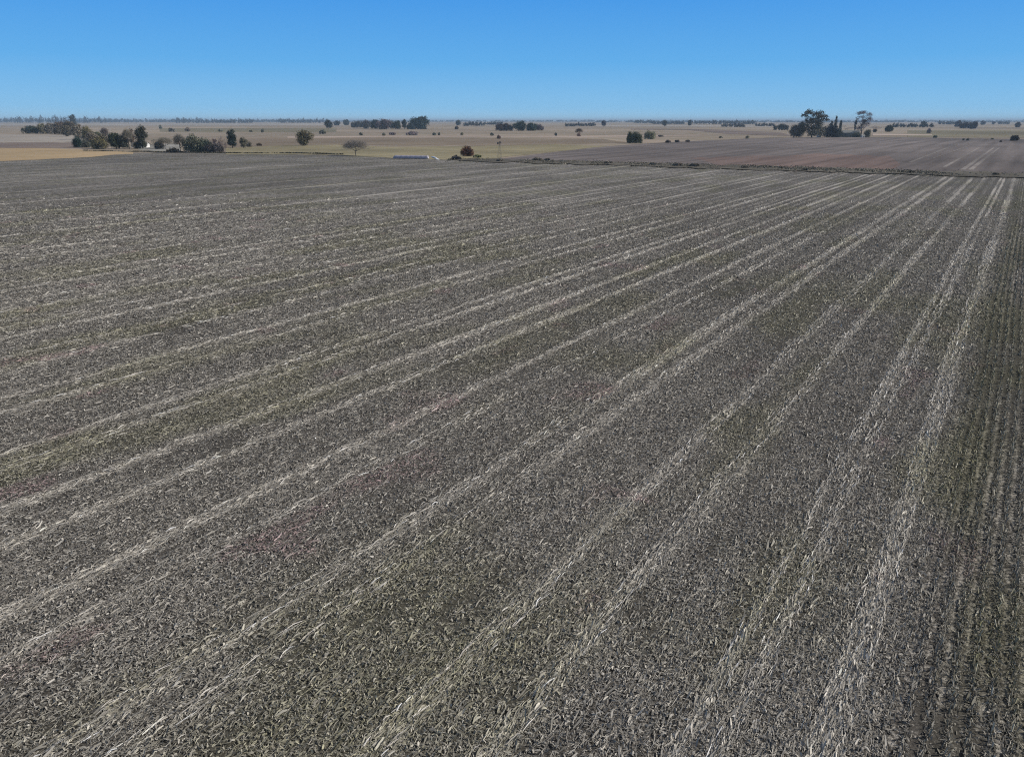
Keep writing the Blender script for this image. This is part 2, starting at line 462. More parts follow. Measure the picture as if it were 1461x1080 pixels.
L(math_('ADD', nn, math_('MULTIPLY', nC, .5)), bp.inputs["Height"]); L(bp.outputs[0], b.inputs["Normal"])
M_field = m
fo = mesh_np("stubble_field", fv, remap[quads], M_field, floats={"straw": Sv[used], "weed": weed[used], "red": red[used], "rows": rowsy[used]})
tag(fo, "wide grey harvested maize field with pale wheel tracks in front", "field", kind="structure")

# ---- loose straw lying on the near field
def straw_colour(n, weed, red, bright):
    g_ = np.clip(rng.gamma(7.0, 1 / 7.0, n), .25, 2.0) * bright
    c = np.stack([.375 * g_, .353 * g_, .320 * g_], 1)
    olive = np.stack([.29 * g_, .28 * g_, .165 * g_], 1)
    pink = np.stack([.36 * g_, .215 * g_, .235 * g_], 1)
    kw = (weed * rng.uniform(.2, 1.0, n))[:, None]; kr = (red * (rng.uniform(0, 1, n) < .55) * .8)[:, None]
    c = c * (1 - kw) + olive * kw
    c = c * (1 - kr) + pink * kr
    return np.clip(c, .01, .72)

def scatter(ymin, ymax, dens, power, seedless=None):
    """points on the ground, thinning with distance"""
    yy = np.linspace(ymin, ymax, 400)
    wdt = 1.62 * yy + 26
    pdf = wdt * dens * (20.0 / np.maximum(yy, 20)) ** power * (1 - smooth(ymax * .30, ymax, yy))
    cdf = np.cumsum(pdf) * (yy[1] - yy[0]); n = int(cdf[-1])
    y = np.interp(rng.uniform(0, cdf[-1], n), cdf, yy)
    x = rng.uniform(-.5, .5, n) * (1.62 * y + 26)
    return x, y

def straw_mesh(x, y, length, width, ang, lift, tilt, col):
    n = len(x)
    dx, dy = np.cos(ang), np.sin(ang)
    px_, py_ = -dy, dx
    V = np.zeros((n, 6, 3), np.float32)
    bend = rng.uniform(-.25, .25, n) * (rng.uniform(0, 1, n) < .35)
    mid_lift = lift * .6 + rng.uniform(0, .06, n) * (rng.uniform(0, 1, n) < .4)
    rollz = rng.uniform(-.9, .9, n)
    for k, s in enumerate((-.5, 0., .5)):
        cxk = x + dx * length * s + px_ * length * bend * (0 if s == 0 else .25)
        cyk = y + dy * length * s + py_ * length * bend * (0 if s == 0 else .25)
        zk = FIELD_Z + .012 + (mid_lift if s == 0 else np.abs(lift) * .5 + np.maximum(0, tilt * s) * length)
        wk = width * (.5 if s == 0 else .28)
        for e, sg in ((0, -1), (1, 1)):
            V[:, k * 2 + e, 0] = cxk + px_ * wk * sg
            V[:, k * 2 + e, 1] = cyk + py_ * wk * sg
            V[:, k * 2 + e, 2] = zk + np.abs(wk * rollz) * (1 + sg * np.sign(rollz))
    base = (np.arange(n) * 6)[:, None]
    Fq = np.concatenate([base + np.array([[0, 2, 3, 1]]), base + np.array([[2, 4, 5, 3]])], 0)
    C = np.repeat(col, 6, axis=0)
    return V.reshape(-1, 3), Fq, C

row_ang = math.atan2(dirv[1], dirv[0])
x, y = scatter(9, 190, 640, 1.3)
u_, w_ = uw(x, y)
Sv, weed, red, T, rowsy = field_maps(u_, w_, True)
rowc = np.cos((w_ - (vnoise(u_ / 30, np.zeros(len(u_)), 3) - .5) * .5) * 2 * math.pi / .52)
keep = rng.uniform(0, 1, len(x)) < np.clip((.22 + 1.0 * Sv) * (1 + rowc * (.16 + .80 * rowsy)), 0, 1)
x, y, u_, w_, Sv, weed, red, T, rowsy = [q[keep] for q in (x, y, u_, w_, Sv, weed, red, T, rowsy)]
n = len(x)
far = np.maximum(1, y / 34.0) ** .7
along = rng.uniform(0, 1, n) < np.clip(.12 + .65 * T, 0, .8)
ang = np.where(along, row_ang + rng.normal(0, .22, n), rng.uniform(0, 2 * math.pi, n))
length = np.where(along, rng.uniform(.14, .5, n), rng.uniform(.045, .19, n)) * far ** .6
width = np.where(rng.uniform(0, 1, n) < .22, rng.uniform(.035, .065, n), rng.uniform(.011, .03, n)) * far
lift = rng.uniform(0, .07, n); tilt = np.where(rng.uniform(0, 1, n) < .35, rng.uniform(0, .8, n), 0)
col = straw_colour(n, weed, red, (.80 + .42 * T) * (1 - .30 * rowsy))
V, Fq, C = straw_mesh(x, y, length, width, ang, lift, tilt, col)
# long stalks pushed flat end to end along both edges of every wheel track
sx_, sy_2 = [], []
for i, (w0, hw_, st_) in enumerate(TW):
    for e_ in (-1, -.25, .8):
        uu = np.arange(2, 125, .16) + rng.normal(0, .1, len(np.arange(2, 125, .16)))
        on = (fbm(uu / 2.6, np.full_like(uu, i * 7.7 + e_ * 3), 91, 2) > .53 - .10 * st_) & (rng.uniform(0, 1, len(uu)) < .85)
        wob = (fbm(uu / 23.0, np.full_like(uu, i * 3.7), 5, 2) - .5) * .4 + (vnoise(uu / 1.7, np.full_like(uu, i * 2.2 + e_), 93) - .5) * .3
        uu, wob = uu[on], wob[on]
        ww = w0 + wob + e_ * hw_ * .8 + rng.normal(0, .03, len(uu))
        sx_.append(uu * dirv[0] + ww * nrm[0]); sy_2.append(uu * dirv[1] + ww * nrm[1])
sx_, sy_2 = np.concatenate(sx_), np.concatenate(sy_2)
ok = (sy_2 > 9) & (sy_2 < 120) & (np.abs(sx_) < .81 * sy_2 + 13)
sx_, sy_2 = sx_[ok], sy_2[ok]; n2 = len(sx_)
f2 = np.maximum(1, sy_2 / 34.0) ** .6
c2 = straw_colour(n2, np.zeros(n2), np.zeros(n2), 1.4)
V2, F2, C2 = straw_mesh(sx_, sy_2, rng.uniform(.25, .75, n2), rng.uniform(.016, .036, n2) * f2, row_ang + rng.normal(0, .16, n2), rng.uniform(.03, .12, n2), np.zeros(n2), c2)
V, Fq, C = np.concatenate([V, V2]), np.concatenate([Fq, F2 + len(V)]), np.concatenate([C, C2])
so_ = mesh_np("maize_straw", V, Fq, M_straw, cols={"col": C})
tag(so_, "loose grey maize leaves and stalks littering the near field", "straw", kind="stuff")

# ---- standing stubble in drilled rows
ROW = .52
k0 = int(math.floor(-75 / ROW)); k1 = int(math.ceil(34 / ROW))
us = []; ws = []
for k in range(k0, k1):
    wk = k * ROW
    nu = int(150 / .19)
    uu = np.linspace(0, 150, nu) + rng.normal(0, .06, nu)
    us.append(uu); ws.append(np.full(nu, wk) + rng.normal(0, .035, nu) + (vnoise(uu / 30, np.zeros(nu), 3) - .5) * .5)
us = np.concatenate(us); ws = np.concatenate(ws)
x = us * dirv[0] + ws * nrm[0]; y = us * dirv[1] + ws * nrm[1]
ok = (y > 9) & (y < 105) & (np.abs(x) < .81 * y + 12)
x, y, us, ws = x[ok], y[ok], us[ok], ws[ok]
Sv, weed, red, T, rowsy = field_maps(us, ws)
p = np.clip(.26 + .70 * rowsy - .6 * T, .03, 1) * np.clip(1.25 - y / 120, .15, 1)
ok = rng.uniform(0, 1, len(x)) < p
x, y, Sv, weed, red, T, rowsy = [q[ok] for q in (x, y, Sv, weed, red, T, rowsy)]
n = len(x)
hh = rng.uniform(.10, .24, n) * (1 + .45 * rowsy); lean = rng.normal(0, .16, (n, 2))
rad = rng.uniform(.010, .018, n) * (1 + .5 * rowsy) * np.maximum(1, y / 40)
col = straw_colour(n, np.clip(weed + .15 * rowsy, 0, 1), red * .5, .95)
V = np.zeros((n, 6, 3), np.float32)
for j in range(3):
    a = j * 2.094 + rng.uniform(0, 6.28, n)
    V[:, j, 0] = x + rad * np.cos(a); V[:, j, 1] = y + rad * np.sin(a); V[:, j, 2] = FIELD_Z - .01
    V[:, j + 3, 0] = x + rad * .9 * np.cos(a) + lean[:, 0] * hh; V[:, j + 3, 1] = y + rad * .9 * np.sin(a) + lean[:, 1] * hh
    V[:, j + 3, 2] = FIELD_Z + hh
base = (np.arange(n) * 6)[:, None]
Fq = np.concatenate([base + np.array([q]) for q in ([0, 1, 4, 3], [1, 2, 5, 4], [2, 0, 3, 5], [3, 4, 5, 5])][:3], 0)
st = mesh_np("maize_stubble", V.reshape(-1, 3), Fq, M_straw, cols={"col": np.repeat(col, 6, axis=0)})
tag(st, "short cut maize stalks standing in close parallel rows", "stubble", kind="stuff")

# ------------------------------------------------------------------ vegetation
def prisms(p0, p1, r0, r1, k=5):
    p0, p1 = np.asarray(p0, float), np.asarray(p1, float)
    r0, r1 = np.asarray(r0, float), np.asarray(r1, float)
    n = len(p0)
    d = p1 - p0; d /= np.maximum(np.linalg.norm(d, axis=1), 1e-6)[:, None]
    ref = np.where(np.abs(d[:, 2:3]) > .9, np.array([[1., 0, 0]]), np.array([[0, 0, 1.]]))
    e1 = np.cross(d, ref); e1 /= np.linalg.norm(e1, axis=1)[:, None]
    e2 = np.cross(d, e1)
    V = np.zeros((n, 2 * k, 3))
    for j in range(k):
        a = 2 * math.pi * j / k
        o = e1 * math.cos(a) + e2 * math.sin(a)
        V[:, j] = p0 + o * r0[:, None]; V[:, k + j] = p1 + o * r1[:, None]
    base = (np.arange(n) * 2 * k)[:, None]
    Fq = np.concatenate([base + np.array([[j, (j + 1) % k, k + (j + 1) % k, k + j]]) for j in range(k)], 0)
    return V.reshape(-1, 3), Fq

def leaf_cloud(lobes, n, size, c, spread=.85, hollow=.4, tone=.45, thin=1.0):
    """many leaf sprays gathered in clumps through ellipsoid lobes; returns verts, quads, colours"""
    lobes = np.asarray(lobes, float)
    wt = (lobes[:, 3] * lobes[:, 4] * lobes[:, 5]) ** .7; wt /= wt.sum()
    nc = max(6, int(n / 14))
    li = rng.choice(len(lobes), nc, p=wt)
    d = rng.normal(size=(nc, 3)); d /= np.linalg.norm(d, axis=1)[:, None]
    r = rng.uniform(0, 1, nc) ** hollow
    cc = lobes[li, :3] + d * r[:, None] * lobes[li, 3:6]
    ct = np.clip(rng.normal(1, tone * .7, nc), .35, 1.9)
    k = rng.integers(0, nc, n)
    rad = lobes[li[k], 3:6] * .24
    pts = cc[k] + rng.normal(size=(n, 3)) * rad * spread
    pts[:, 2] = np.maximum(pts[:, 2], size * .3)
    a1 = rng.normal(size=(n, 3)); a1 /= np.linalg.norm(a1, axis=1)[:, None]
    a2 = rng.normal(size=(n, 3)); a2 -= a1 * (a1 * a2).sum(1)[:, None]; a2 /= np.linalg.norm(a2, axis=1)[:, None]
    s1 = size * rng.uniform(.5, 1.2, n)[:, None]; s2 = s1 * rng.uniform(.35, .8, n)[:, None] * thin
    V = np.stack([pts - a1 * s1, pts - a2 * s2 + a1 * s1 * .1, pts + a1 * s1, pts + a2 * s2], 1)
    Fq = np.arange(n * 4).reshape(n, 4)
    t = ct[k] * np.clip(rng.normal(1, tone * .6, n), .4, 1.8)
    C = np.asarray(c)[None, :] * t[:, None]
    C[:, 0] *= rng.uniform(.9, 1.15, n)
    return V.reshape(-1, 3), Fq, np.repeat(np.clip(C, .004, .5), 4, axis=0)

def limbs(h, hw, r, crown_lo, n=6):
    """a tapered trunk that forks into limbs"""
    p0, p1, r0, r1 = [], [], [], []
    q = np.zeros(3); k = 4
    top = h * .72
    for i in range(k):
        e = np.array([rng.normal() * hw * .06, rng.normal() * hw * .06, top * (i + 1) / k])
        p0.append(q); p1.append(e); r0.append(r * (1 - .8 * i / k)); r1.append(r * (1 - .8 * (i + 1) / k)); q = e
    for i in range(n):
        z0 = crown_lo * h * .7 + (top - crown_lo * h * .7) * rng.uniform(0, .8)
        a = rng.uniform(0, 6.28); L_ = hw * rng.uniform(.45, .8)
        b0 = np.array([0, 0, z0]); b1 = b0 + np.array([math.cos(a) * L_ * .5, math.sin(a) * L_ * .5, h * .12])
        b2 = b1 + np.array([math.cos(a + .3) * L_ * .5, math.sin(a + .3) * L_ * .5, h * .12])
        p0 += [b0, b1]; p1 += [b1, b2]; r0 += [r * .45, r * .3]; r1 += [r * .3, r * .1]
    return prisms(p0, p1, r0, r1)

def bare_branches(h, hw, gens=5, r=.18, start=.18, up=.55):
    p0, p1, r0, r1 = [], [], [], []
    lim = []
    tips = [(np.zeros(3), np.array([rng.normal() * .05, rng.normal() * .05, 1.0]), h * start, r)]
    sc = hw / (h * .55)
    for gdx in range(gens + 1):
        new = []
        for q, d, ln, rr in tips:
            e = q + d * ln
            p0.append(q); p1.append(e); r0.append(rr); r1.append(rr * .72)
            nb = 4 if gdx == 0 else int(rng.integers(2, 4)) + (1 if gdx > 2 else 0)
            for _ in range(nb):
                dv = d + rng.normal(size=3) * (.62 if gdx else .75) * np.array([sc, sc, .8]) + np.array([0, 0, .12])
                if dv[2] < -.1: dv[2] *= .3
                dv /= np.linalg.norm(dv)
                new.append((e, dv, ln * rng.uniform(.62, .98) * (1 if gdx else 1.05), max(rr * .62, .035)))
        tips = new
    p0, p1 = np.array(p0), np.array(p1)
    # fit inside the wanted height and width
    mx = p1[:, 2].max(); wx = np.percentile(np.abs(p1[:, :2]), 98)
    k = np.array([hw / wx, hw / wx, h / mx])
    return prisms(p0 * k, p1 * k, r0, r1, 3)

def colours(n, c, j=.15):
    return np.asarray(c)[None, :] * np.clip(rng.normal(1, j, n), .5, 1.6)[:, None]

GREEN = (.085, .095, .046); DARK = (.040, .050, .030); OLIVE = (.155, .142, .078); GREY = (.19, .172, .138)
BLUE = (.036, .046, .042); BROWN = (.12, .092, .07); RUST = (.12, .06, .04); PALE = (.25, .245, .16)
BARK = (.10, .088, .075); TWIG = (.135, .115, .110); MAUVE = (.13, .10, .105)

def crown_lobes(h, hw, lo, n, prof='round'):
    out = []
    for i in range(n):
        t = (i + .5) / n
        z = h * (lo + (1 - lo) * (.12 + .76 * t))
        if prof == 'round': wq = math.sin(math.pi * (.12 + .8 * t)) ** .7
        elif prof == 'cone': wq = 1.05 - .9 * t
        elif prof == 'column': wq = .8 + .2 * math.sin(math.pi * t)
        else: wq = 1.0
        a = i * 2.4 + rng.uniform(0, .8)
        off = hw * wq * rng.uniform(.2, .7)
        rr = hw * wq * rng.uniform(.34, .56)
        out.append((math.cos(a) * off, math.sin(a) * off, z, rr, rr, min(rr * 1.0, h * (1 - lo) * .34)))
    out.append((0, 0, h * (lo + (1 - lo) * .5), hw * .5, hw * .5, h * (1 - lo) * .42))
    return out

def tree(kind, x, yb, yt, hw_px, label, c=GREEN, cat="tree", group=None, name=None, lobes=None, dens=1.0, parts=None):
    if c not in (GREEN, DARK, OLIVE, GREY, BLUE, BROWN, RUST, PALE, TWIG, MAUVE): c = tuple(1.6 * q for q in c)
    c = tuple(1.3 * q for q in c)
    Q = at(x, yb, 0.0)
    s = px(Q); h = height(Q, yt); hw = hw_px * s
    wide = max(.22, .42 * s)
    parts = (yb - yt) >= 8 if parts is None else parts
    nm = name or {'broad': 'broadleaf_tree', 'bush': 'bush', 'tall': 'tall_tree', 'cypress': 'cypress', 'bare': 'bare_tree', 'euc': 'eucalyptus', 'barebush': 'bare_bush'}[kind]
    if kind == 'euc':
        L_ = [(a * hw, bb * hw * .8, zz * h, rx * hw * .8, rx * hw * .8, rz * h * .85) for a, bb, zz, rx, rz in lobes]; lo = .2
    elif kind == 'broad': lo = .06; L_ = crown_lobes(h, hw * 1.12, lo, 9)
    elif kind == 'tall': lo = .05; L_ = crown_lobes(h, hw, lo, 9, 'column')
    elif kind == 'cypress': lo = .03; L_ = crown_lobes(h, hw, lo, 8, 'cone') + [(0, 0, h * .85, hw * .25, hw * .25, h * .14)]
    elif kind == 'bush':
        lo = 0.0; L_ = []
        k = max(5, int(hw / h * 4) + 3)
        for i in range(k):
            t_ = -.82 + 1.64 * (i + .5) / k
            hh = h * (.35 + .65 * math.sqrt(1 - t_ * t_)) * rng.uniform(.8, 1.0)
            rr = max(hw * 1.15 / k, hh * .34)
            rr = min(rr, hw * .55)
            L_.append((hw * t_ * .86, rng.normal() * hw * .2, hh * .5, rr, rr, hh * .5))
        L_.append((rng.normal() * hw * .15, 0, h * .62, hw * .42, hw * .42, h * .38))
    if kind in ('bare', 'barebush'):
        gens = 5 if (yb - yt) > 14 else 4
        V, Fq = bare_branches(h, hw, gens + (1 if kind == 'barebush' else 0), r=max(.12, h * .03), start=.2 if kind == 'bare' else .05)
        if kind == 'bare' and parts:
            root = empty(nm, Q)
            ntr = len(V) // 6
            fb = Fq.reshape(3, -1, 4)
            ktr = 5 + 12
            tv = V[:ktr * 6]; tf = np.concatenate([fb[j, :ktr] for j in range(3)])
            cv = V[ktr * 6:]; cf = np.concatenate([fb[j, ktr:] for j in range(3)]) - ktr * 6
            tl_ = [(hw * .55 * math.cos(q), hw * .4 * math.sin(q), h * zz, hw * .42, hw * .42, h * .2) for q, zz in ((0, .66), (1.2, .72), (2.3, .78), (3.14, .62), (4.2, .7), (5.2, .76))] + [(0, 0, h * .82, hw * .5, hw * .5, h * .16)]
            sv, sf, _ = leaf_cloud(tl_, int(.95 * sum(l[3] * l[5] for l in tl_) * 3.14 / (.12 * wide * wide)), wide * 1.5, c, thin=.13)
            cf = np.concatenate([cf, sf + len(cv)]); cv = np.concatenate([cv, sv])
            mesh_np("trunk", tv, tf, M_bark, root, cols={"col": colours(len(tv), BARK)})
            mesh_np("crown", cv, cf, M_bark, root, cols={"col": colours(len(cv), c)})
            return tag(root, label, cat, group)
        o = mesh_np(nm, V, Fq, M_bark, loc=Q, cols={"col": colours(len(V), c)})
        return tag(o, label, cat, group)
    A_ = sum(l[3] * l[5] for l in L_) * math.pi
    n = int(max(160, dens * 3.6 * A_ / (.7 * wide * wide)))
    if n > 9000:
        wide *= math.sqrt(n / 9000); n = 9000
    V, Fq, C = leaf_cloud(L_, n, wide, c)
    if not parts:
        tv, tf = prisms([[0, 0, 0]], [[0, 0, h * .5]], [max(.06, h * .03)], [max(.04, h * .02)], 4)
        if kind == 'broad':
            Vt = np.concatenate([V, tv]); Ft = np.concatenate([Fq, tf + len(V)]); Ct = np.concatenate([C, colours(len(tv), BARK)])
        else: Vt, Ft, Ct = V, Fq, C
        o = mesh_np(nm, Vt, Ft, M_leaf, loc=Q, cols={"col": Ct})
        return tag(o, label, cat, group)
    root = empty(nm, Q)
    tv, tf = limbs(h, hw, max(.12, h * .028), lo, 7)
    mesh_np("trunk", tv, tf, M_bark, root, cols={"col": colours(len(tv), BARK)})
    mesh_np("crown", V, Fq, M_leaf, root, cols={"col": C})
    return tag(root, label, cat, group)

# --- left grove and farm
LG = "trees of the left farm grove"
tree('bush', 46, 191, 180, 15, "dark green bush at the far left end of the grove", DARK, "bush", LG)
tree('broad', 62, 191, 177, 9, "olive tree just right of the dark end bush", OLIVE, group=LG)
tree('broad', 74, 191.5, 176.5, 10, "grey olive tree second from the grove's left end", GREY, group=LG)
tree('broad', 86, 191.5, 174, 10, "brown crowned tree in the middle of the grove", BROWN, group=LG)
tree('broad', 101, 193, 173, 11, "dark tall tree at the grove's highest point", (.05, .045, .035), group=LG)
tree('tall', 105, 181, 163.5, 5.5, "blue dark tall tree breaking the left skyline", BLUE)
tree('broad', 113, 200, 177, 10, "grey brown tree stepping down towards the left farm", GREY, group=LG)
tree('broad', 126, 203, 179, 9, "twiggy olive tree behind the dark round bush", OLIVE, group=LG)
tree('bush', 113, 210.5, 195, 9.5, "dark blue green round bush at the farm's left corner", (.014, .026, .022), "bush", LG)
tree('bush', 124, 211, 199, 6, "grey bush against the dark round bush", (.06, .065, .055), "bush", LG)
tree('bush', 142, 212.5, 196, 12, "wide olive bush beside the bare sapling", OLIVE, "bush", LG)
tree('bare', 152, 205, 182, 6, "thin bare tree rising above the olive bush", TWIG, group=LG)
tree('bush', 139, 195.5, 188.5, 8, "small green bush behind the wide olive bush", GREEN, "bush")
tree('broad', 166, 213, 189, 10.5, "dark green dense tree left of the white farmhouse", DARK, group=LG)
tree('broad', 177, 213, 192, 9, "black green low tree touching the dense dark tree", (.03, .034, .026), group=LG)
tree('bare', 185, 213, 184, 8, "grey bare tree in front of the white farmhouse", GREY, group=LG)
tree('tall', 190, 209, 182, 5, "slim brown tree behind the farmhouse", BROWN, group=LG)
tree('tall', 204, 212.5, 180, 10, "tallest dark tree of the left farm with drooping crown", (.028, .031, .022), group=LG)
tree('barebush', 219, 212, 198, 7, "grey twiggy bush right of the tallest dark tree", GREY, "bush", LG)
tree('bare', 236, 213, 196, 13, "spreading grey bare tree over the farmyard", GREY, group=LG)
tree('bare', 258, 218, 191, 9, "grey bare tree at the left end of the field edge thicket", (.10, .093, .08), group=LG)
tree('bush', 277, 218, 192.5, 15, "broad grey green tree in the field edge thicket", (.088, .092, .066), "bush", LG)
tree('bush', 291, 218, 198, 14, "dark green low bush in the field edge thicket", (.055, .066, .048), "bush", LG)
tree('barebush', 308, 218, 193.5, 13, "mauve twiggy bush at the thicket's right end", MAUVE, "bush", LG)
tree('bush', 306, 218.2, 205, 16, "dark undergrowth below the mauve twiggy bush", (.055, .05, .05), "bush", LG)
tree('bush', 247, 218.3, 211, 12, "low dark scrub at the left foot of the thicket", (.04, .038, .034), "bush", LG)
tree('broad', 132, 210, 187, 9, "grey olive tree behind the wide olive bush", GREY, group=LG)
tree('broad', 150, 212, 190, 9, "brown grey low tree at the foot of the thin bare tree", (.075, .07, .055), group=LG)
tree('broad', 96, 195, 179, 9, "olive brown tree below the grove's highest point", (.07, .062, .045), group=LG)
tree('bush', 196, 212.6, 203, 8, "dark undergrowth hiding the white farmhouse's left end", (.03, .03, .024), "bush", LG)
tree('bush', 228, 213, 202, 9, "grey scrub under the spreading grey bare tree", (.09, .085, .07), "bush", LG)
tree('tall', 332, 211.5, 184, 8.2, "tall blue black tree standing right of the thicket", (.016, .025, .023))
tree('broad', 348, 212, 195, 6, "small grey green tree beside the tall blue black tree", (.085, .082, .06))
tree('bush', 356, 210, 202, 3.5, "grey bush right of the small grey green tree", GREY, "bush")
tree('bush', 370, 208.5, 203.8, 4.5, "low brown bush on the brown pasture", BROWN, "bush")
tree('broad', 434, 209, 185.5, 12, "round olive tree alone on the yellow grass", (.068, .062, .038))
tree('bare', 508, 223, 200, 20, "wide leafless tree with its shadow at the field edge", (.125, .112, .10))
tree('bush', 667, 223.5, 208.5, 10, "rusty brown round bush near the silo bag", RUST, "bush")
tree('bush', 651, 228.5, 221.5, 9, "grey black scrub between silo bag and rusty bush", (.04, .04, .042), "bush")
tree('bush', 681, 225.5, 220.5, 8, "bright green low bush right of the rusty bush", (.09, .105, .05), "bush")
tree('bush', 907, 205, 188.6, 11.5, "dark green rounded bush at the far field's edge", (.052, .06, .034), "bush")
tree('bush', 898, 204.5, 188, 4, "taller left shoulder beside the dark rounded bush", (.045, .058, .032), "bush")
tree('bush', 927, 199, 187, 10, "pale green bush behind the dark rounded bush", PALE, "bush")
# mid distance
MG = "lone shrubs dotted over the middle pastures"
for (xx, yb, yt, hw, lb, c) in [
    (460.5, 191.5, 185, 6, "dark round shrub below the left end of the tree row", DARK),
    (515, 193.5, 189, 3, "small dark shrub above the wide leafless tree", DARK),
    (547.5, 194, 189, 2.6, "small dark shrub beneath the brown trees of the row", OLIVE),
    (588, 193.4, 187.5, 14, "low mauve mound of scrub beneath the big dark tree", MAUVE),
    (560, 193, 189, 8, "thin mauve scrub left of the mauve mound", MAUVE),
    (619.5, 193.6, 188.8, 3.4, "left of two dark shrubs right of the mauve mound", DARK),
    (626.5, 193.4, 189.2, 2.2, "right of two dark shrubs right of the mauve mound", DARK),
    (659, 193.5, 188, 2.4, "slim dark shrub above the rusty bush", OLIVE),
    (702, 194, 189, 2.8, "dark shrub left of the mast with the dark head", DARK),
    (711.5, 198.5, 193, 3.2, "reddish shrub just above the mast's dark head", RUST),
    (793, 194.2, 189.5, 2.2, "tiny dark shrub right of the middle grove", DARK),
    (826, 195, 190, 3.2, "rust brown shrub under the leaning bare tree", RUST),
    (943, 195.8, 192.8, 7, "low brown scrub right of the pale green bush", BROWN),
    (1028, 197.3, 194.8, 4.5, "low dark scrub on the second field's back edge", DARK),
    (1066.5, 198, 193.5, 3.2, "olive shrub at the second field's back edge left of the farm", OLIVE),
    (245, 188.6, 183, 7, "dark low bush above the spreading bare tree", (.05, .05, .038)),
    (268, 188, 181.5, 5, "brown shrub above the field edge thicket", BROWN),
    (315, 188.4, 184.5, 5, "olive shrub left of the tall blue black tree's top", OLIVE),
    (375, 189.5, 184, 2.4, "slim dark shrub right of the tall blue black tree's top", DARK),
    (358.5, 188.8, 185, 3.4, "olive shrub right of the tall blue black tree's top", OLIVE),
    (229.5, 184, 178.8, 3.2, "dark dot of a shrub above the farmyard", DARK),
    (1325, 190.5, 183.6, 3.6, "grey mauve shrub right of the right farm", MAUVE),
    (1334.5, 197.2, 193.4, 4.5, "green shrub on the far field's back edge", GREEN),
    (1374.5, 200.8, 197.6, 2.0, "left of two dark shrubs where the far wheel tracks begin", DARK),
    (1380.5, 201.2, 197.4, 2.6, "right of two dark shrubs where the far wheel tracks begin", DARK),
    (1415, 199.6, 197, 4, "olive scrub left of the black bush at the right edge", OLIVE),
    (1428, 203.4, 199.6, 2.4, "small brown shrub left of the black bush", BROWN),
]:
    tree('bush', xx, yb, yt, hw * .85, lb, tuple(.8 * q + .05 for q in c), "shrub", MG, "shrub")
tree('bush', 1447, 201.5, 193, 6.5, "black bush near the photo's right edge", (.022, .020, .020), "bush")
tree('bare', 826, 194, 183.5, 6, "leaning rusty bare tree in the middle pasture", BROWN)
tree('broad', 469, 184, 170.8, 6.5, "dark tree at the left end of the long tree row", BLUE)
ROWG = "long tree row below the middle horizon"
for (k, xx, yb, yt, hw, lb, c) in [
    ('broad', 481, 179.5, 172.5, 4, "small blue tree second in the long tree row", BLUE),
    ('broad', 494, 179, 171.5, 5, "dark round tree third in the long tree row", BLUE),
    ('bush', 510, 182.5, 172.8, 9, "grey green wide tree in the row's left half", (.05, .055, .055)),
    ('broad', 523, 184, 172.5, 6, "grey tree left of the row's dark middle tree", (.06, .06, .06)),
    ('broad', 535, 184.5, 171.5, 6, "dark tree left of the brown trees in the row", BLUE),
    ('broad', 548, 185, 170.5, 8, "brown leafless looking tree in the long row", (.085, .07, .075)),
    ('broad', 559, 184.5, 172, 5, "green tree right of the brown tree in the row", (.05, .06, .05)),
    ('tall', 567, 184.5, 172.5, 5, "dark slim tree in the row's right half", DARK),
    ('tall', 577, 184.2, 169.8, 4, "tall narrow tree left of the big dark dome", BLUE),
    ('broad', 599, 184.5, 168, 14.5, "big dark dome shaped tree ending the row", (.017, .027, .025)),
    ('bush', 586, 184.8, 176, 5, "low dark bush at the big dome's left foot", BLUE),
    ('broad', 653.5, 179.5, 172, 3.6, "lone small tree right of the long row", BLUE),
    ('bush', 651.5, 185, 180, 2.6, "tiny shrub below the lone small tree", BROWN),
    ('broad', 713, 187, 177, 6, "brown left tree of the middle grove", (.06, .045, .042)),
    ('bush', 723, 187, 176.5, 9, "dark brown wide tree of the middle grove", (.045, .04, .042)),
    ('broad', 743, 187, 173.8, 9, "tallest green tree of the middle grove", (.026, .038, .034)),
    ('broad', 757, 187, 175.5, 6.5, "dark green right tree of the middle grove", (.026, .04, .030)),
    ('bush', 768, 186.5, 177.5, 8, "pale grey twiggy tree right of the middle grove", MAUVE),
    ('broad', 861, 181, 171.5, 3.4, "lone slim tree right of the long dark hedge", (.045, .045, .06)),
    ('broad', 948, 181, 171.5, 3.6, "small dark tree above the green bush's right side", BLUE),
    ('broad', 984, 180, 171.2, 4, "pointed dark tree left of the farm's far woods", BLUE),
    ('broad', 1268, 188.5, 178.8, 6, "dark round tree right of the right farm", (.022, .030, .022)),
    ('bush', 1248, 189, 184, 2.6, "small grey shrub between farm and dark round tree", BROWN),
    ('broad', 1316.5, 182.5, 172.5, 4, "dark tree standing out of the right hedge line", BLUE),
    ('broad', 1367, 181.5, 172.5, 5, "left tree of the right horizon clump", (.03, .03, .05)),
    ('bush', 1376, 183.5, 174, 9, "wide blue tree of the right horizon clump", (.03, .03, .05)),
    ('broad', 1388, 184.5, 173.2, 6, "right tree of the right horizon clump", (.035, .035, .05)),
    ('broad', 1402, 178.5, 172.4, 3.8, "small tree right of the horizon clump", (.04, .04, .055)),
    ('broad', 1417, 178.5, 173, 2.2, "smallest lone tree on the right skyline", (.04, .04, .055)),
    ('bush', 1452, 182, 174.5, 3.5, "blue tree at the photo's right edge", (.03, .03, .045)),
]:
    tree(k, xx, yb, yt, hw * (1.25 if xx < 780 else 1.1), lb, c, "tree", ROWG if xx < 620 else "trees scattered along the horizon", "distant_tree" if k == 'bush' else None)

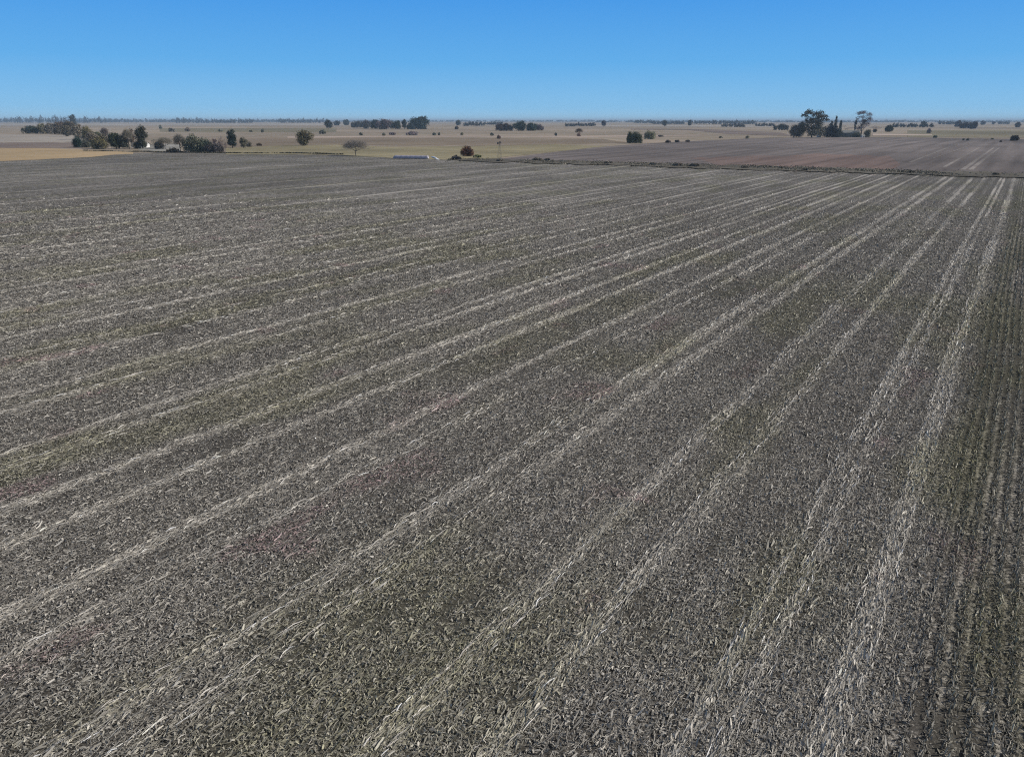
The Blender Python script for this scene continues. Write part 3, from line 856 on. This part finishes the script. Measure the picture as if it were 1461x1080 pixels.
# --- right farm
RG = "trees of the right farm"
euc = [(-.42, 0, .86, .36, .11), (-.55, .2, .74, .30, .10), (-.08, -.2, .80, .30, .10), (.32, .1, .83, .36, .12), (.50, -.1, .70, .40, .12), (.10, 0, .62, .45, .16),
       (-.28, .1, .56, .40, .15), (.42, .2, .52, .42, .14), (.80, 0, .60, .20, .06), (-.62, 0, .38, .38, .14), (.30, .1, .34, .48, .17), (-.20, .2, .30, .50, .18), (-.80, -.1, .22, .36, .15), (.05, -.2, .16, .5, .15), (.62, .1, .22, .36, .15)]
tree('euc', 1158, 197, 154.5, 22, "tallest eucalyptus with broken two headed crown at the right farm", (.060, .060, .046), "tree", RG, lobes=euc, dens=.8)
euc2 = [(-.5, 0, .88, .42, .08), (.0, .1, .91, .45, .08), (.5, 0, .82, .38, .10), (.72, .1, .66, .32, .12), (-.1, -.1, .74, .40, .08), (.15, .1, .58, .40, .10), (-.62, 0, .70, .26, .07), (.1, 0, .42, .45, .12), (.55, .1, .48, .4, .10), (-.3, .1, .34, .45, .1)]
tree('euc', 1228, 196, 157, 13.5, "tall mauve grey eucalyptus with open crown right of the cypresses", (.105, .088, .098), "tree", RG, lobes=euc2, dens=.5)
tree('broad', 1136, 197, 178, 9, "grey brown tree at the left foot of the tallest eucalyptus", (.08, .072, .062), "tree", RG)
tree('broad', 1142, 190, 172.5, 5, "dark tree peeping out left of the tallest eucalyptus", BLUE, "tree", RG)
tree('tall', 1184.5, 191, 171.5, 3.6, "left cypress of three behind the eucalyptus", (.012, .020, .024), "tree", RG, "cypress")
tree('cypress', 1190.3, 191, 165, 4.2, "middle and tallest of three cypresses", (.010, .018, .022), "tree", RG)
tree('cypress', 1197.5, 191, 171, 3.8, "right cypress of three behind the eucalyptus", (.012, .020, .024), "tree", RG)
tree('bush', 1183, 196.5, 179, 11, "dark blue tree mass under the three cypresses", (.016, .023, .032), "tree", RG, "dense_tree")
tree('bush', 1193, 196.5, 183, 8, "blue green bush right of the dark mass", (.03, .04, .042), "bush", RG)
tree('tall', 1219, 188, 169, 2.6, "thin dark tree left of the mauve eucalyptus", (.02, .022, .028), "tree", RG)
tree('bush', 1204, 195.5, 187.5, 7, "yellow green bush at the farm shed", (.11, .115, .06), "bush", RG)
tree('bush', 1236, 196.3, 185, 6, "olive bush right of the farm shed", (.085, .085, .058), "bush", RG)
tree('barebush', 1206, 187, 178, 9, "faint mauve twigs between cypresses and mauve eucalyptus", MAUVE, "bush", RG)
tree('barebush', 1245, 187.5, 179, 12, "mauve twiggy hedge right of the mauve eucalyptus", MAUVE, "bush", RG)
tree('barebush', 1225, 186, 178.5, 10, "mauve undergrowth below the mauve eucalyptus", MAUVE, "bush", RG)
tree('bush', 1115, 186, 177.5, 14, "long blue black clump left of the right farm", BLUE, "tree", RG, "dense_tree")
tree('bush', 1222, 196.5, 189, 8, "grey green bush before the farm shed", (.075, .078, .055), "bush", RG)

# --- far woods along the horizon (each reads as one mass)
def woods(x0, x1, yb, yt, c, label, name="distant_woodland", gap=.0, var=.45):
    a = at(x0, yb); b_ = at(x1, yb)
    s = px((a + b_) / 2); h = height((a + b_) / 2, yt)
    n = max(3, int((x1 - x0) / 1.5))
    L_ = []
    for i in range(n):
        if rng.uniform() < gap: continue
        t = (i + rng.uniform(.2, .8)) / n
        q = (b_ - a) * t
        hh = h * np.clip(rng.normal(1 - var * .5, var * .35), .35, 1.0)
        rr = s * rng.uniform(1.4, 2.6)
        L_.append((q[0], q[1] + rng.normal() * rr, hh * .5, rr, rr, hh * .52))
    size = max(.5, s * .5)
    V, Fq, C = leaf_cloud(L_, int(150 * len(L_) + 100), size, c, hollow=.4)
    o = mesh_np(name, V, Fq, M_leaf, loc=a, cols={"col": C})
    return tag(o, label, "woodland", kind="stuff")
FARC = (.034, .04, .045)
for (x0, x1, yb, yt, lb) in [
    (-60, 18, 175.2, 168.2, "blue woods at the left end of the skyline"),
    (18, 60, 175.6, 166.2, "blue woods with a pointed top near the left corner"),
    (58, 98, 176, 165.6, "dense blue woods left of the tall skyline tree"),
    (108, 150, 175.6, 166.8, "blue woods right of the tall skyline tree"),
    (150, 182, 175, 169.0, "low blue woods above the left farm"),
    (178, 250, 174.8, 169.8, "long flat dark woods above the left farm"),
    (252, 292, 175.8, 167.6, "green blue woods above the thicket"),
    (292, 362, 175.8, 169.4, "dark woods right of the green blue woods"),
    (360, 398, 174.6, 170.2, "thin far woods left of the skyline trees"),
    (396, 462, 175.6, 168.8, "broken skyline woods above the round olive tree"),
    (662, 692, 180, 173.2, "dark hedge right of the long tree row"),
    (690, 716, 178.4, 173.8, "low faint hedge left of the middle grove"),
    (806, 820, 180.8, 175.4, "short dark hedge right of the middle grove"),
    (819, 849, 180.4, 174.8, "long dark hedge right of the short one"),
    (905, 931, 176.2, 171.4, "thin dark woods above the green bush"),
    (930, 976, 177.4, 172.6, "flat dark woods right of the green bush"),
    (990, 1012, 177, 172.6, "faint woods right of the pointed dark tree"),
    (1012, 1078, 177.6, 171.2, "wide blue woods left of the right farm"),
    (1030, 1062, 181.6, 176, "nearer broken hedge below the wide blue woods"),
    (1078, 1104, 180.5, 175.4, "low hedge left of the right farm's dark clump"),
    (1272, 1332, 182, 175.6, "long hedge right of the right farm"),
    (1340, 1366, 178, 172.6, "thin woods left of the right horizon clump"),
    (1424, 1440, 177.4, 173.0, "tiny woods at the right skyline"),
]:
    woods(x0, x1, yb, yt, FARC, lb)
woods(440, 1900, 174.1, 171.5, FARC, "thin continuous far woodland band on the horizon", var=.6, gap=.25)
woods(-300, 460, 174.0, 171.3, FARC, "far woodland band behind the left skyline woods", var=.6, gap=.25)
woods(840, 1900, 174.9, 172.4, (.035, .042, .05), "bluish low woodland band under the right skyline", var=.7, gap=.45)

# ------------------------------------------------------------------ weedy verge between the two fields
def verge(path, width, n, hmin, hmax, label, c=(.19, .172, .132)):
    pts = np.array([at(*q) for q in path])
    seg = np.linalg.norm(np.diff(pts, axis=0), axis=1); cum = np.concatenate([[0], np.cumsum(seg)])
    t = rng.uniform(0, cum[-1], n)
    X = np.interp(t, cum, pts[:, 0]); Y = np.interp(t, cum, pts[:, 1])
    clump = fbm(t / 6.0, np.zeros(n), 71, 3); off = rng.normal(0, width * .5, n)
    keep = rng.uniform(0, 1, n) < smooth(.25, .65, clump) + .12
    X, Y, off, clump = X[keep], Y[keep] + off[keep], off[keep], clump[keep]
    n = len(X)
    hh = rng.uniform(hmin, hmax, n) * (.5 + clump)
    a = rng.uniform(0, 6.28, n); wd = rng.uniform(.12, .4, n); ln = rng.normal(0, .8, (n, 2)) * hh[:, None]
    V = np.zeros((n, 4, 3))
    for j, (sg, top) in enumerate(((-1, 0), (1, 0), (.45, 1), (-.45, 1))):
        V[:, j, 0] = X + np.cos(a) * wd * sg + ln[:, 0] * top
        V[:, j, 1] = Y + np.sin(a) * wd * sg + ln[:, 1] * top
        V[:, j, 2] = .05 + hh * top
    C = np.asarray(c)[None] * np.clip(rng.normal(1, .4, n), .3, 2.2)[:, None]
    o = mesh_np("verge_weeds", V.reshape(-1, 3), np.arange(n * 4).reshape(n, 4), M_leaf, cols={"col": np.repeat(C, 4, axis=0)})
    return tag(o, label, "weeds", kind="stuff")
patch("verge", [(640, 227.6), (700, 226.5), (850, 230.6), (1000, 234.6), (1100, 237), (1300, 243.2), (1461, 247), (2100, 266), (2100, 278), (1461, 253.5), (1300, 249), (1100, 242.6), (850, 235), (690, 231)], m_verge, "rough weedy verge between the two stubble fields", .7)
verge([(640, 227.8), (700, 229), (850, 233), (1000, 237), (1100, 240), (1300, 246.6), (1461, 250.6), (1800, 260)], 14.0, 20000, .10, .42, "tall dry weeds along the verge between the two fields")
verge([(120, 215.5), (252, 218), (330, 219.2), (420, 219.2), (490, 221)], 2.0, 3500, .2, .6, "dark weeds along the field edge below the left farm", (.075, .072, .05))
VG = "dark scrub clumps on the verge"
for (xx, yb, yt, hw, lb) in [(713, 231, 226.5, 6, "dark scrub at the foot of the mast"), (766, 229.5, 225.3, 9, "dark scrub on the verge right of the mast"), (781, 229.8, 226, 5, "small dark scrub right of the wider one past the mast"),
                            (867, 234, 230, 9, "dark verge scrub below the field corner"), (931, 236.4, 232.3, 7, "dark verge scrub left of the midway clump"), (966, 237.6, 232.4, 9, "widest dark verge scrub midway along the verge"),
                            (990, 238.4, 233.6, 10, "dark verge scrub right of the widest clump"), (1062, 240.8, 236.8, 8, "low dark verge scrub before the reddish soil"), (1300, 247.5, 243.4, 7, "dark verge scrub below the far wheel tracks"), (1420, 250.8, 246.6, 6, "dark verge scrub near the right photo edge"),
                            (1150, 243.8, 240.2, 10, "flat dark verge scrub at the reddish soil's front edge")]:
    tree('bush', xx, yb, yt, hw, lb, (.125, .112, .09), "scrub", VG, "scrub", dens=2.5)
for (xx, yb, yt, hw, lb) in [(953, 204.3, 199.8, 5, "brown scrub at the second field's back edge right of the green bush"), (966, 203.8, 199.6, 4, "second brown scrub along the back edge right of the green bush"), (981, 203.2, 200, 5, "third brown scrub along the back edge right of the green bush")]:
    tree('bush', xx, yb, yt, hw, lb, (.09, .08, .07), "scrub", "brown scrub on the back edge", "scrub")

# ------------------------------------------------------------------ buildings
def box(name, x0, x1, y0, y1, z0, z1, mat, parent):
    v = [(x, y, z) for z in (z0, z1) for x, y in ((x0, y0), (x1, y0), (x1, y1), (x0, y1))]
    f = [[0, 3, 2, 1], [4, 5, 6, 7], [0, 1, 5, 4], [1, 2, 6, 5], [2, 3, 7, 6], [3, 0, 4, 7]]
    return mesh_np(name, v, f, mat, parent)

def house(x, yb, yt, hw_px, name, label, roof, rot=0.0, depth=5.0, cat="house", windows=2, wall=None):
    Q = at(x, yb); s = px(Q); h = height(Q, yt); hw = hw_px * s
    root = empty(name, Q); root.rotation_euler.z = rot
    wh = h * .66; d = depth / 2
    v = [(-hw, -d, 0), (hw, -d, 0), (hw, d, 0), (-hw, d, 0), (-hw, -d, wh), (hw, -d, wh), (hw, d, wh), (-hw, d, wh), (-hw, 0, h - .12), (hw, 0, h - .12)]
    me = bpy.data.meshes.new("wall")
    me.from_pydata(v, [], [(0, 1, 5, 4), (2, 3, 7, 6), (1, 2, 6, 9, 5), (3, 0, 4, 8, 7)]); me.materials.append(wall or M_white)
    o = bpy.data.objects.new("wall", me); COL.objects.link(o); o.parent = root
    e = .3
    k = (h - wh) / d
    rv = []
    for sx_ in (-hw - e, hw + e):
        rv += [(sx_, -d - e, wh - e * k + .02), (sx_, 0, h), (sx_, d + e, wh - e * k + .02), (sx_, -d - e, wh - e * k + .12), (sx_, 0, h + .12), (sx_, d + e, wh - e * k + .12)]
    rf = [(0, 1, 7, 6), (1, 2, 8, 7), (3, 9, 10, 4), (4, 10, 11, 5), (0, 6, 9, 3), (2, 5, 11, 8), (0, 3, 4, 1), (1, 4, 5, 2), (6, 7, 10, 9), (7, 8, 11, 10)]
    me = bpy.data.meshes.new("roof"); me.from_pydata(rv, [], rf); me.materials.append(roof)
    o = bpy.data.objects.new("roof", me); COL.objects.link(o); o.parent = root
    if windows:
        box("door", -.45, .45, -d - .05, -d + .02, 0, min(2.0, wh * .85), M_wood, root)
        for sx_ in ((-1, 1) if windows == 2 else (1,)):
            wx = sx_ * hw * .58
            box("window", wx - .5, wx + .5, -d - .05, -d + .02, wh * .42, wh * .8, M_dark, root)
    return tag(root, label, cat)

house(201, 210.8, 203.4, 10, "farmhouse", "white farmhouse half hidden behind the left farm trees", M_tile, R(8), 7)
house(1168, 196.3, 190.6, 2.6, "small_shed", "small white shed below the tallest eucalyptus", M_roof, R(-12), 4, "shed", 1)
house(1213, 195.8, 186.6, 11, "farm_shed", "long low farm shed with grey roof right of the cypresses", M_roof, R(-24), 9, "shed", 2, plain_mat("grey_wall", (.20, .20, .17)))
house(1230.5, 196.6, 192.6, 2.2, "small_shed", "tiny white hut right of the farm shed", M_roof, R(15), 3, "hut", 1)

# ------------------------------------------------------------------ silo bag
A = at(560.5, 226.6); B = at(612.5, 227.2)
ax = B - A; Lb = float(np.linalg.norm(ax)); yaw = math.atan2(ax[1], ax[0])
root = empty("silo_bag", A); root.rotation_euler.z = yaw
hb = height(A, 221.8) ; rb = hb * .62
ns, nr = 34, 16
V = []
for i in range(ns + 1):
    t = i / ns
    e = min(1, (t / .06) ** .5 if t < .06 else 1, ((1 - t) / .03) ** .5 if t > .97 else 1)
    wob = 1 + .05 * math.sin(i * 1.9) * math.sin(i * .53)
    for j in range(nr):
        a = 2 * math.pi * j / nr
        zz = max(0.0, (math.sin(a) * .62 + .38)) * hb * max(e, .05) * wob
        V.append((Lb * t, math.cos(a) * rb * max(e, .05) * wob, zz))
Fq = []
for i in range(ns):
    for j in range(nr):
        Fq.append([i * nr + j, (i + 1) * nr + j, (i + 1) * nr + (j + 1) % nr, i * nr + (j + 1) % nr])
mesh_np("bag_body", V, Fq, M_plastic, root, smooth=True)
C0 = at(616.5, 224.3); C1 = at(625.5, 228.4)
tl = []
nu, nv = 12, 6
for i in range(nu + 1):
    for j in range(nv + 1):
        t = i / nu; q = j / nv - .5
        c = (C0 * (1 - t) + C1 * t) - A
        lx = c[0] * math.cos(-yaw) - c[1] * math.sin(-yaw); ly = c[0] * math.sin(-yaw) + c[1] * math.cos(-yaw)
        zz = .10 + (.5 * math.sin(math.pi * min(1, t * .9 + .12)) * math.cos(q * 2.6)) * (1 + .2 * math.sin(i * 2.3 + j))
        tl.append((lx + q * 1.6, ly + q * 1.2 - q * 2, max(.06, zz)))
tf = [[i * (nv + 1) + j, (i + 1) * (nv + 1) + j, (i + 1) * (nv + 1) + j + 1, i * (nv + 1) + j + 1] for i in range(nu) for j in range(nv)]
mesh_np("loose_end", tl, tf, M_tail, root, smooth=True)
tag(root, "long bluish white silo bag lying along the field edge", "silo bag")

# ------------------------------------------------------------------ wind pump
Q = at(712.8, 229.6); s = px(Q); h = height(Q, 205)
root = empty("wind_pump", Q)
p0, p1, r0, r1 = [], [], [], []
bw, tw = .95, .12
for sx_, sy_ in ((-1, -1), (1, -1), (1, 1), (-1, 1)):
    p0.append((sx_ * bw, sy_ * bw, 0)); p1.append((sx_ * tw, sy_ * tw, h * .97)); r0.append(.035); r1.append(.03)
for lv in (.2, .4, .6, .8):
    wv = bw + (tw - bw) * lv; wn = bw + (tw - bw) * (lv - .2)
    cs = [(-1, -1), (1, -1), (1, 1), (-1, 1)]
    for i in range(4):
        a, b2 = cs[i], cs[(i + 1) % 4]
        p0.append((a[0] * wv, a[1] * wv, h * lv)); p1.append((b2[0] * wv, b2[1] * wv, h * lv)); r0.append(.02); r1.append(.02)
        p0.append((a[0] * wn, a[1] * wn, h * (lv - .2))); p1.append((b2[0] * wv, b2[1] * wv, h * lv)); r0.append(.012); r1.append(.012)
V, Fq = prisms(p0, p1, r0, r1, 4)
mesh_np("tower", V, Fq, M_steel, root)
Rw = 2.6 * s
bv, bf = [], []
nb = 18
yaw = R(25)
for i in range(nb):
    a0 = 2 * math.pi * i / nb; a1 = a0 + 2 * math.pi / nb * .72
    k = len(bv)
    for rr, aa, dy in ((Rw * .35, a0, -.05), (Rw, a0, -.10), (Rw, a1, .10), (Rw * .35, a1, .05)):
        bv.append((rr * math.cos(aa), dy - .45, h + rr * math.sin(aa)))
    bf.append([k, k + 1, k + 2, k + 3])
wl = mesh_np("wheel", bv, bf, M_steel, root)
V, Fq = prisms([(0, -.5, h), (0, .2, h)], [(0, .2, h), (0, 1.9, h + .1)], [.12, .04], [.12, .03], 6)
mesh_np("gearbox", V, Fq, M_steel, root)
tv_ = [(-.015, 1.5, h - .25), (-.015, 2.6, h - .55), (-.015, 2.6, h + .65), (-.015, 1.5, h + .35), (.015, 1.5, h - .25), (.015, 2.6, h - .55), (.015, 2.6, h + .65), (.015, 1.5, h + .35)]
mesh_np("tail_vane", tv_, [[0, 1, 2, 3], [7, 6, 5, 4], [0, 4, 5, 1], [1, 5, 6, 2], [2, 6, 7, 3], [3, 7, 4, 0]], M_steel, root)
root.rotation_euler.z = yaw
tag(root, "thin tall mast with a dark wheel head at the field edge", "wind pump")

# ------------------------------------------------------------------ render settings
S.render.engine = 'CYCLES'
S.view_settings.view_transform = 'Standard'
S.view_settings.look = 'None'
S.view_settings.exposure = 0.0
S.view_settings.gamma = 1.0
S.cycles.max_bounces = 4
S.cycles.diffuse_bounces = 2
S.cycles.glossy_bounces = 1
S.cycles.volume_bounces = 0
S.cycles.use_denoising = False
S.cycles.filter_width = 1.1
